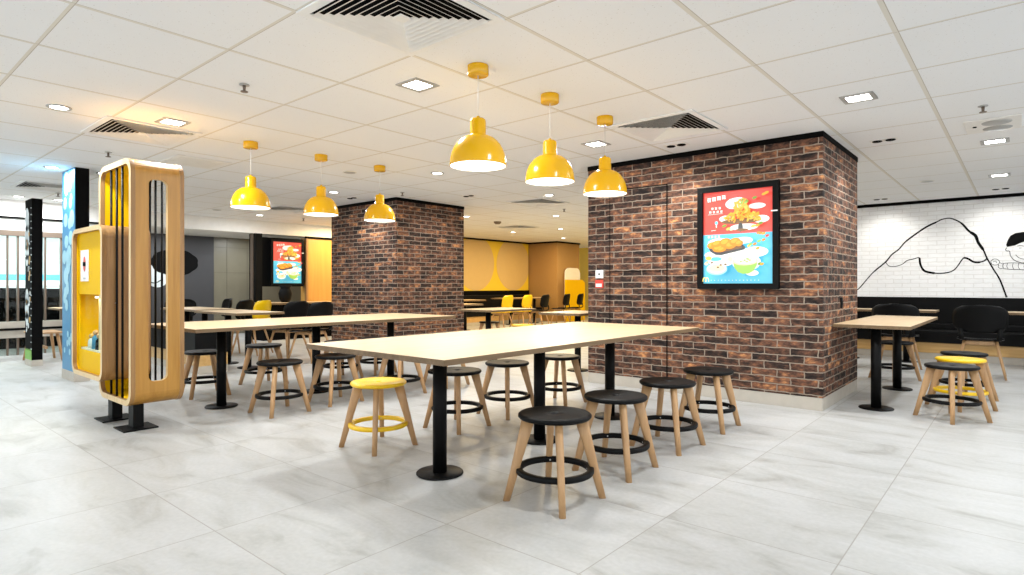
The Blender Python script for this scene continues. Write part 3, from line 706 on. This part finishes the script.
def make_vent(loc, label):
    t = thing('air_diffuser', label, 'air vent', loc, 0, 'square ceiling air diffusers')
    s = .39; MB().box((-s, -s, -.004), (s, s, -.0005), M['matblack']).build('backing', t)
    f = MB()
    def ring(r0, z0, r1, z1, mat, th=.003):
        i = f.add([(a*r0, b*r0, z0) for a, b in ((-1,-1),(1,-1),(1,1),(-1,1))]+[(a*r1, b*r1, z1) for a, b in ((-1,-1),(1,-1),(1,1),(-1,1))])
        j = f.add([(a*(r0-th), b*(r0-th), z0) for a, b in ((-1,-1),(1,-1),(1,1),(-1,1))]+[(a*(r1-th), b*(r1-th), z1) for a, b in ((-1,-1),(1,-1),(1,1),(-1,1))])
        for k in range(4):
            q = (k+1) % 4
            f.face([i+k, i+q, i+4+q, i+4+k], mat); f.face([j+k, j+4+k, j+4+q, j+q], mat); f.face([i+4+k, i+4+q, j+4+q, j+4+k], mat)
    rs = [.055+.038*k for k in range(8)]
    for r in rs: ring(r-.006, -.004, r+.021, -.022, M['white'])
    f.box((-.035, -.035, -.022), (.035, .035, -.014), M['white'])
    f.build('louvre', t, recalc=False)
    g = MB()
    for a, b in (((-.4, -.4), (.4, -.345)), ((-.4, .345), (.4, .4)), ((-.4, -.345), (-.345, .345)), ((.345, -.345), (.4, .345))): g.box(a+(-.012,), b+(-.001,), M['ventwhite'])
    g.build('frame', t, .003)
    return t
VT = [(-2.574, 2.075, 'large square air diffuser at the top edge of the photo'), (-6.43, 2.03, 'air diffuser above the wooden display tower'), (-2.50, 5.15, 'air diffuser beside the top of the large brick column'),
      (-6.50, 8.28, 'air diffuser in the gap between the columns, under the front pendants'), (-11.0, 2.25, 'air diffuser above the cloud pillar'), (-9.67, 11.47, 'small-looking distant air diffuser before the yellow wall'), (-10.75, 5.90, 'air diffuser between the two left rear pendants')]
f = None
for x, y, lab in VT:
    if f is None: f = make_vent((x, y, H), lab)
    else: dup(f, (x, y, H), 0, lab)
def make_sprinkler(loc, label):
    t = thing('sprinkler_head', label, 'sprinkler', loc, 0, 'ceiling sprinkler heads')
    MB().disc((0, 0, 0), .035, -.008, 0, M['alu'], 24, .002).build('escutcheon', t)
    MB().tube((0, 0, -.008), (0, 0, -.05), .012, .009, M['bronze'], 14).build('nozzle', t)
    MB().disc((0, 0, 0), .026, -.056, -.05, M['bronze'], 20, .001).build('deflector', t); return t
SPK = [(-4.34, 2.04, 'sprinkler head on the upper left ceiling tile above the rear pendants'), (-7.67, 2.09, 'sprinkler head over the display tower top'), (-.25, 6.23, 'sprinkler head at the right above the twin speaker panel'),
       (-7.45, 6.02, 'sprinkler head above the corner of the far brick column'), (-6.71, 9.36, 'sprinkler head in the gap between the brick columns'), (-12.0, 6.95, 'sprinkler head near the fascia beside the second rear pendant'), (-11.7, 2.5, 'sprinkler head beside the top of the chart pillar')]
f = None
for x, y, lab in SPK:
    if f is None: f = make_sprinkler((x, y, H), lab)
    else: dup(f, (x, y, H), 0, lab)
def make_spot(loc, label):
    t = thing('twin_gimbal_spot', label, 'spotlight', loc, 0, 'small twin gimbal spotlights')
    MB().box((-.12, -.06, -.006), (.12, .06, 0), M['white']).build('frame', t, .002)
    for sx in (-1, 1):
        MB().lathe([(.0005, -.004), (.04, -.004), (.046, -.012), (.038, -.016), (.0005, -.010)], M['matblack'], (.058*sx, 0, 0), n=24).build('spot_head', t)
    return t
def spot(parent_loc, target, watts, name='spot_beam'):
    l = bpy.data.lights.new(name, 'SPOT'); l.energy = watts; l.spot_size = R(100); l.spot_blend = .8; l.shadow_soft_size = .05; l.color = (1, .97, .92)
    o = bpy.data.objects.new(name, l); COL.objects.link(o); o.location = parent_loc
    o.rotation_euler = (Vector(target)-Vector(parent_loc)).to_track_quat('-Z', 'Y').to_euler()
    return o
for p_, t_, w_ in (((-1.84, 11.72, H-.03), (-1.84, 12.5, 1.5), 26), ((-.26, 11.64, H-.03), (-.26, 12.5, 1.5), 26), ((-3.4, 11.7, H-.03), (-3.4, 12.5, 1.5), 22), ((-1.07, 7.03, H-.03), (-1.45, 7.03, .9), 45), ((-2.76, 5.84, H-.03), (-2.76, 6.24, 1.0), 40), ((-8.55, 5.82, H-.03), (-8.7, 6.28, 1.0), 35), ((-6.9, 6.95, H-.03), (-7.93, 7.0, 1.2), 35)):  # the third mural beam is added light on the hidden stretch of wall
    spot(p_, t_, w_)
GB = [(-3.4, 11.7, 'added unseen twin gimbal spot over the mural behind the large brick column'), (-1.07, 7.03, 'twin gimbal spot right of the large brick column\'s top corner'), (-2.76, 5.86, 'twin gimbal spot against the top of the large brick column'), (-6.90, 6.95, 'twin gimbal spot right of the far brick column'), (-8.55, 5.84, 'twin gimbal spot above the left face of the far brick column'), (-1.84, 11.78, 'twin gimbal spot over the mountain mural'), (-.26, 11.7, 'twin gimbal spot at the right above the mural')]  # first fixture is added and unseen, made to carry the extra mural beam
f = None
for x, y, lab in GB:
    if f is None: f = make_spot((x, y, H), lab)
    else: dup(f, (x, y, H), 0, lab)
def speaker(loc, label, r=.09, mat='offwhite'):
    t = thing('ceiling_speaker', label, 'speaker', loc)
    MB().disc((0, 0, 0), r, -.008, 0, M[mat], 32, .003).build('rim', t); MB().disc((0, 0, 0), r*.8, -.011, -.008, M['alu' if mat == 'offwhite' else mat], 32, .001).build('grille', t)
speaker((-1.03, 10.2, H), 'flat round ceiling speaker near the mural wall'); speaker((-6.64, 4.50, H), 'flat round ceiling speaker above the right rear pendant'); speaker((-11.9, 5.06, H), 'flat round ceiling speaker right of the display tower top')
sd = thing('smoke_detector', 'brown smoke detector between the two brick columns', 'smoke detector', (-9.20, 10.21, H))
MB().lathe([(.0005, -.06), (.05, -.06), (.085, -.03), (.09, 0)], M['bronze'], n=28).build('housing', sd)
tp = thing('speaker_panel', 'white ceiling panel with two round speakers at the right', 'panel', (-.21, 7.0, H))
MB().box((-.2, -.28, -.01), (.2, .28, -.001), M['white']).build('board', tp, .003)
for y in (-.11, .14): MB().lathe([(.0005, -.022), (.08, -.022), (.105, -.016), (.11, -.010)], M['alu'], (.03, y, 0), n=28).build('speaker_cone', tp)
MB().disc((-.13, -.03, 0), .016, -.018, -.010, M['matblack'], 16, .002).build('sensor', tp)
ap = thing('access_panel', 'white ceiling access panel right of the display tower top', 'panel', (-7.51, 2.94, H))
MB().box((-.3, -.3, -.008), (.3, .3, -.001), M['white']).build('board', ap, .003); MB().box((-.24, -.24, -.010), (.24, .24, -.008), M['offwhite']).build('inset', ap)

# ------------------------------------------------------------------ mural line drawing on the white brick wall
def on_mural(pts): return [(x, 12.498, z) for x, z in pts]
mo = thing('mountain_mural', 'black line drawing of a snow-capped mountain painted on the white brick wall', 'mural')
NRM = (0, -1, 0)
MB().ribbon(on_mural([(-2.60, .98+.02), (-2.45, 1.06), (-2.315, 1.129), (-2.189, 1.289), (-2.065, 1.446), (-1.876, 1.625), (-1.783, 1.753), (-1.678, 1.842), (-1.574, 1.975), (-1.421, 2.105), (-1.27, 2.217), (-1.12, 2.295), (-1.054, 2.33), (-.958, 2.345), (-.875, 2.314), (-.781, 2.243), (-.688, 2.113), (-.601, 2.03), (-.563, 1.913), (-.495, 1.781), (-.45, 1.651), (-.373, 1.478), (-.285, 1.293), (-.202, 1.012)]),
            [.016, .016, .016, .022, .02, .02, .026, .028, .018, .018, .02, .03, .045, .04, .022, .02, .022, .028], NRM, .002, M['line']).build('outline', mo, recalc=False)
MB().ribbon(on_mural([(-1.876, 1.625), (-1.823, 1.552), (-1.73, 1.543), (-1.626, 1.578), (-1.548, 1.644), (-1.459, 1.666), (-1.395, 1.688), (-1.37, 1.678), (-1.358, 1.572), (-1.308, 1.465), (-1.221, 1.428), (-1.09, 1.411), (-.97, 1.424), (-.887, 1.464), (-.828, 1.545), (-.781, 1.631), (-.746, 1.665), (-.688, 1.643), (-.631, 1.598), (-.563, 1.585), (-.484, 1.609), (-.45, 1.651)]),
            [.01, .01, .012, .014, .03, .035, .018, .016, .018, .03, .03, .02, .012], NRM, .002, M['line']).build('snow_line', mo, recalc=False)
bo = thing('child_mural', 'line drawing of a child with black hair and an outstretched arm, right of the mountain', 'mural')
MB().prism([(x, 12.499, z) for x, z in [(-.198, 1.825), (-.209, 1.859), (-.187, 1.937), (-.155, 2.005), (-.091, 2.043), (.01, 2.057), (.15, 2.05), (.26, 1.98), (.30, 1.86), (.22, 1.88), (.1, 1.90), (.01, 1.899), (-.048, 1.874), (-.102, 1.843)]], (0, -.002, 0), M['line']).build('hair', bo)
for P_, wd in (([(-.198, 1.811), (-.215, 1.785), (-.202, 1.76), (-.166, 1.754), (-.155, 1.684), (-.112, 1.613), (-.048, 1.575), (.01, 1.562), (.12, 1.58), (.22, 1.66), (.27, 1.78), (.27, 1.88)], .009), ([(-.091, 1.695), (-.059, 1.653), (-.017, 1.629), (.03, 1.623), (.09, 1.645)], .008), ([(-.07, 1.834), (-.032, 1.842), (.01, 1.828)], .007), ([(-.05, 1.80), (-.02, 1.80)], .006),
               ([(-.241, 1.56), (-.134, 1.566), (.01, 1.554), (.3, 1.52)], .008), ([(-.241, 1.476), (-.134, 1.46), (.01, 1.451), (.3, 1.40)], .008), ([(-.241, 1.56), (-.25, 1.52), (-.241, 1.476)], .008), ([(-.19, 1.56), (-.20, 1.51), (-.18, 1.465)], .006), ([(-.12, 1.563), (-.13, 1.51), (-.11, 1.46)], .006), ([(-.05, 1.558), (-.06, 1.51), (-.04, 1.455)], .006), ([(.02, 1.553), (.01, 1.50), (.03, 1.45)], .006),
               ([(-.302, 1.545), (-.306, 1.50), (-.28, 1.478), (-.25, 1.481)], .007), ([(-.39, 1.55), (-.40, 1.60), (-.36, 1.635), (-.31, 1.62), (-.29, 1.58), (-.31, 1.545), (-.35, 1.535), (-.39, 1.55)], .007), ([(-.37, 1.59), (-.34, 1.60), (-.33, 1.57)], .006), ([(-.29, 1.58), (-.27, 1.56), (-.245, 1.56)], .006)):
    MB().ribbon(on_mural(P_), wd, NRM, .0015, M['line']).build('ink_line', bo, recalc=False)
# dark figure graphic in the grey recess
gr = thing('recess_mural', 'large black hair shape with a pale line-drawn face on the grey recess wall', 'mural')
pts = []
for k in range(56):
    a = 2*pi*k/56; r = 1+.05*abs(sin(4.5*a)); pts.append((-14.996, 5.42+.50*cos(a)*r, 1.74+.30*sin(a)*r))
MB().prism(pts, (.004, 0, 0), M['line']).build('hair', gr)
MB().prism([(-14.998, 5.05+.26*cos(2*pi*k/32), 1.46+.30*sin(2*pi*k/32)) for k in range(32)], (.003, 0, 0), M['pale']).build('face', gr)
MB().ribbon([(-14.99, 4.86, 1.30), (-14.99, 5.0, 1.26), (-14.99, 5.14, 1.34)], .02, (1, 0, 0), .002, M['line']).build('mouth', gr, recalc=False)

# ------------------------------------------------------------------ chart pillar and cloud pillar
pc = thing('chart_pillar', 'slim black pillar with a height chart print, furthest left', 'pillar')
MB().box((-11.60, 2.07, .09), (-11.17, 2.20, 2.5), M['matblack']).build('body', pc, .002); MB().box((-11.605, 2.065, 0), (-11.165, 2.205, .09), M['concrete']).build('plinth', pc)
ch = MB(); rnd = random.Random(5)
for k in range(22): z = .25+.1*k; ch.box((-11.22, 2.066, z), (-11.19 if k % 2 else -11.175, 2.07, z+.014), M['pale'])
for k in range(30):
    z = rnd.uniform(.5, 2.2); x = rnd.uniform(-11.52, -11.25); r = rnd.uniform(.02, .05); m = rnd.choice([M['ochre'], M['pale'], M['pale'], M['ochre']])
    ch.prism([(x+r*cos(2*pi*j/9)*rnd.uniform(.6, 1.2), 2.068, z+r*sin(2*pi*j/9)) for j in range(9)], (0, -.002, 0), m)
for z, r in ((1.75, .11), (1.92, .13), (1.6, .07), (2.2, .12), (1.02, .09), (.85, .11), (.7, .08)):
    ch.prism([(-11.47+r*cos(2*pi*j/14)*(1+.2*(j % 2)), 2.0685, z+1.5*r*sin(2*pi*j/14)) for j in range(14)], (0, -.001, 0), M['pale'])
ch.box((-11.59, 2.0655, .09), (-11.18, 2.07, .2), M['grass'])
ch.prism([(-11.59+.0205*j, 2.066, .2+(.05 if j % 2 else 0)) for j in range(21)]+[(-11.18, 2.066, .15), (-11.59, 2.066, .15)], (0, .003, 0), M['grass'])
ch.build('height_chart', pc)
bp_ = thing('cloud_pillar', 'blue pillar printed with pale clouds, just left of the display tower', 'pillar')
MB().box((-9.52, 2.09, .12), (-8.95, 2.235, H-.001), M['matblack']).build('body', bp_, .002); MB().box((-9.525, 2.075, 0), (-8.945, 2.24, .12), M['concrete']).build('plinth', bp_)
cl = MB().box((-9.52, 2.08, .12), (-8.952, 2.089, H-.002), M['blue'])
lay = 2.0795
for cz, w_ in ((2.55, .3), (2.3, .25), (2.02, .36), (1.78, .3), (1.52, .34), (1.38, .34), (1.15, .3), (.98, .28), (.52, .2), (.40, .18), (2.42, .3), (1.62, .3)):
    for k in range(3):
        lay -= .00012
        x = -9.24+rnd.uniform(-.16, .18); z = cz+rnd.uniform(-.06, .07); r = w_*rnd.uniform(.20, .33)
        pt = [(min(max(x+r*cos(2*pi*j/24), -9.52), -8.952), lay, min(z+r*sin(2*pi*j/24), H-.003)) for j in range(24)]
        q = [pt[0]]
        for p_ in pt[1:]:
            if (Vector(p_)-Vector(q[-1])).length > 1e-4: q.append(p_)
        if len(q) > 3: cl.prism(q, (0, -.0001, 0), M['cloud'])
cl.build('cloud_print', bp_, recalc=False)
# wooden child chair between them
kc = thing('wooden_stool', 'oak bench stool with splayed legs seen between the chart pillar and the cloud pillar', 'stool', (-12.0, 2.36, 0))
MB().box((-.22, -.2, .44), (.35, .2, .47), M['leg']).build('seat', kc, .01)
for sx in (-1, 1):
    for sy in (-1, 1): MB().tube((.06+.26*sx, .2*sy, 0), (.06+.19*sx, .14*sy, .44), .018, .024, M['leg'], 12).build('leg', kc)
MB().box((-.16, -.015, .2), (.28, .015, .24), M['leg']).build('stretcher', kc)

# ------------------------------------------------------------------ wooden display tower
def rrect(x0, x1, z0, z1, r, n=8):
    p = []
    for cx, cz, a0 in ((x1-r, z1-r, 0), (x0+r, z1-r, pi/2), (x0+r, z0+r, pi), (x1-r, z0+r, 3*pi/2)):
        for k in range(n+1): a = a0+pi/2*k/n; p.append((cx+r*cos(a), cz+r*sin(a)))
    return p
def ring(mb, x0, x1, z0, z1, r, th, y0, y1, mo_, mi_, me_, skip=None):
    O = rrect(x0, x1, z0, z1, r); I = rrect(x0+th, x1-th, z0+th, z1-th, max(r-th, .01)); n = len(O)
    i = mb.add([(x, y0, z) for x, z in O]+[(x, y1, z) for x, z in O]+[(x, y0, z) for x, z in I]+[(x, y1, z) for x, z in I])
    for k in range(n):
        q = (k+1) % n
        if skip and skip(k): continue
        mb.face([i+k, i+n+k, i+n+q, i+q], mo_, False); mb.face([i+2*n+k, i+2*n+q, i+3*n+q, i+3*n+k], mi_, False)
        mb.face([i+k, i+q, i+2*n+q, i+2*n+k], me_); mb.face([i+n+k, i+2*n+k+n, i+2*n+q+n, i+n+q], me_)
tw = thing('display_tower', 'tall rounded oak display tower with black rods and a lit yellow cabinet', 'display stand')
X0, X1, Y0_, Y1_, Z0, Z1, TH, RR = -6.36, -5.52, 1.66, 2.07, .205, 2.255, .04, .13
nn = 9
mb = MB(); sk = lambda k: k == 4*nn-1       # right wall is built separately with its slot
ring(mb, X0, X1, Z0, Z1, RR, TH, Y0_+.035, Y1_-.035, M['ply'], M['yellow'], M['plyedge'], skip=sk); mb.build('shell', tw, recalc=True)
wl = MB()   # right wall with a rounded slot
ys0, ys1, zs0, zs1, rs = 1.792, 1.938, .40, 2.09, .05
hole = [(y, z) for y, z in rrect(ys0, ys1, zs0, zs1, rs)]
ya, yb, za, zb = Y0_+.035, Y1_-.035, Z0+RR, Z1-RR
n4 = len(hole)
def outer_pt(y, z):
    cy, cz = (ys0+ys1)/2, (zs0+zs1)/2; return y, z
quads = []
for x, side in ((X1, 1), (X1-TH, -1)):
    hi = wl.add([(x, y, z) for y, z in hole])
    corners = [(yb, zb), (ya, zb), (ya, za), (yb, za)]; ci = wl.add([(x, y, z) for y, z in corners])
    for c4 in range(4):
        seg = [hi+c4*nn+k for k in range(nn)]
        for k in range(nn-1): wl.face([ci+c4, seg[k], seg[k+1]] if side < 0 else [ci+c4, seg[k+1], seg[k]], M['ply'])
        wl.face([ci+c4, hi+c4*nn+nn-1, hi+((c4+1)*nn) % n4, ci+(c4+1) % 4], M['ply'])
    quads.append(hi)
for k in range(n4): wl.face([quads[0]+k, quads[0]+(k+1) % n4, quads[1]+(k+1) % n4, quads[1]+k], M['plylight'])
wl.build('slotted_side', tw)
for y0, y1 in ((Y0_, Y0_+.035), (Y1_-.035, Y1_)):
    e = MB(); ring(e, X0-.004, X1+.004, Z0-.004, Z1+.004, RR+.004, TH+.008, y0, y1, M['plyedge'], M['plyedge'], M['plylight']); e.build('edge_band', tw, .002)
for x in (-6.08, -5.93, -5.785): MB().tube((x, Y0_+.02, Z0+.03), (x, Y0_+.02, Z1-.03), .0095, .0095, M['black'], 12).build('rod', tw)
for x in (-6.275, -6.135, -5.975): MB().tube((x, Y1_-.02, Z0+.03), (x, Y1_-.02, Z1-.03), .0095, .0095, M['black'], 12).build('rod', tw)
# lit cabinet on the left
cb = MB(); bx0, bx1, by0, by1, bz0, bz1 = -6.88, -5.955, 1.575, 1.95, .375, 1.725
ring(cb, bx0, bx1, bz0, bz1, .11, .035, by0+.03, by1, M['plyedge'], M['yellow'], M['plyedge']); cab = cb.build('cabinet', tw)
e = MB(); ring(e, bx0-.003, bx1+.003, bz0-.003, bz1+.003, .113, .042, by0, by0+.032, M['plyedge'], M['plyedge'], M['plylight']); e.build('front_rim', cab, .002)
ix0, ix1, iz0, iz1 = bx0+.036, bx1-.036, bz0+.036, bz1-.036
fp = MB(); fp.box((ix0, by0+.045, 1.12), (ix1, by0+.06, iz1), M['yellow']); fp.box((ix0, by0+.045, iz0), (ix1, by0+.06, .60), M['yellow']); fp.box((ix0, by0+.045, .6), (ix0+.03, by0+.06, 1.12), M['yellow'])
fp.build('front_panel', cab)
MB().box((ix0, by1-.02, iz0), (ix1, by1-.008, iz1), M['yellow']).build('back_panel', cab)
MB().box((ix0+.02, by0+.065, .56), (ix1, by1-.03, .615), M['offwhite']).build('shelf', cab)
MB().box((ix0+.03, by0+.05, .60), (ix1, by0+.054, 1.12), M['glass']).build('glass_pane', cab)
lt = MB().box((-6.55, 1.68, 1.085), (-6.1, 1.84, 1.10), M['bulb']).build('light_strip', cab); arealight('light_source', cab, (-6.33, 1.76, 1.08), .3, 3.2, (1, .9, .6))
lb = MB(); lb.box((-6.74, by0+.038, 1.24), (-6.50, by0+.044, 1.53), M['white']); 
lb.prism([(-6.61+.036*cos(2*pi*j/20), by0+.0375, 1.40+.07*sin(2*pi*j/20)) for j in range(20)], (0, -.002, 0), M['red']); lb.box((-6.65, by0+.034, 1.38), (-6.57, by0+.0353, 1.42), M['line']); lb.box((-6.64, by0+.034, 1.26), (-6.58, by0+.0375, 1.275), M['alu'])
lb.build('notice_card', cab)
MB().tube((bx1+.003, 1.68, 1.05), (bx1+.012, 1.68, 1.05), .008, .008, M['steel'], 12).build('lock', cab)
for x in (-6.22, -5.68):
    ft = MB().box((x-.06, 1.71, .012), (x+.06, 1.79, Z0), M['black']).build('post', tw, .003); MB().box((x-.13, 1.62, 0), (x+.13, 1.88, .012), M['black']).build('base_plate', ft, .002)
for i, (x, c_, h_) in enumerate(((-6.64, 'pale', .15), (-6.52, 'blue', .21), (-6.41, 'matblack', .17))):
    t = thing('toy_figurine', ('pale toy figurine at the left on the lit shelf', 'blue toy figurine in the middle of the lit shelf', 'black toy figurine at the right on the lit shelf')[i], 'toy', (x, 1.68, .6155), 0, 'toy figurines in the lit cabinet')
    MB().lathe([(.0005, 0), (.035, 0), (.03, h_*.5), (.014, h_*.62), (.0005, h_*.62)], M[c_], n=20).build('body', t)
    MB().lathe([(.0005, h_*.58)]+[(.026*sin(pi*k/8), h_*.58+.026*(1-cos(pi*k/8))) for k in range(1, 8)]+[(.0005, h_*.58+.052)], M['leg' if i else 'ochre'], n=18).build('head', t)

# standee on the tan wall
sd = thing('standee_panel', 'tall rounded panel, white on top and yellow below, at the tan wall', 'sign')
def rtop(y0, y1, z0, z1, r): return [(y0, z0), (y1, z0)]+[(y1-r+r*cos(a), z1-r+r*sin(a)) for a in [pi/2*k/8 for k in range(9)]]+[(y0+r-r*sin(a), z1-r+r*cos(a)) for a in [pi/2*k/8 for k in range(9)]]
MB().prism([(-11.70, y, z) for y, z in rtop(16.35, 17.2, 0, 1.80, .2)], (.05, 0, 0), M['white']).build('board', sd)
MB().prism([(-11.60, y, z) for y, z in [(16.22, 0), (17.35, 0), (17.35, 1.3), (17.2, 1.4), (16.22, 1.4)]], (.05, 0, 0), M['yellow']).build('lower_board', sd)
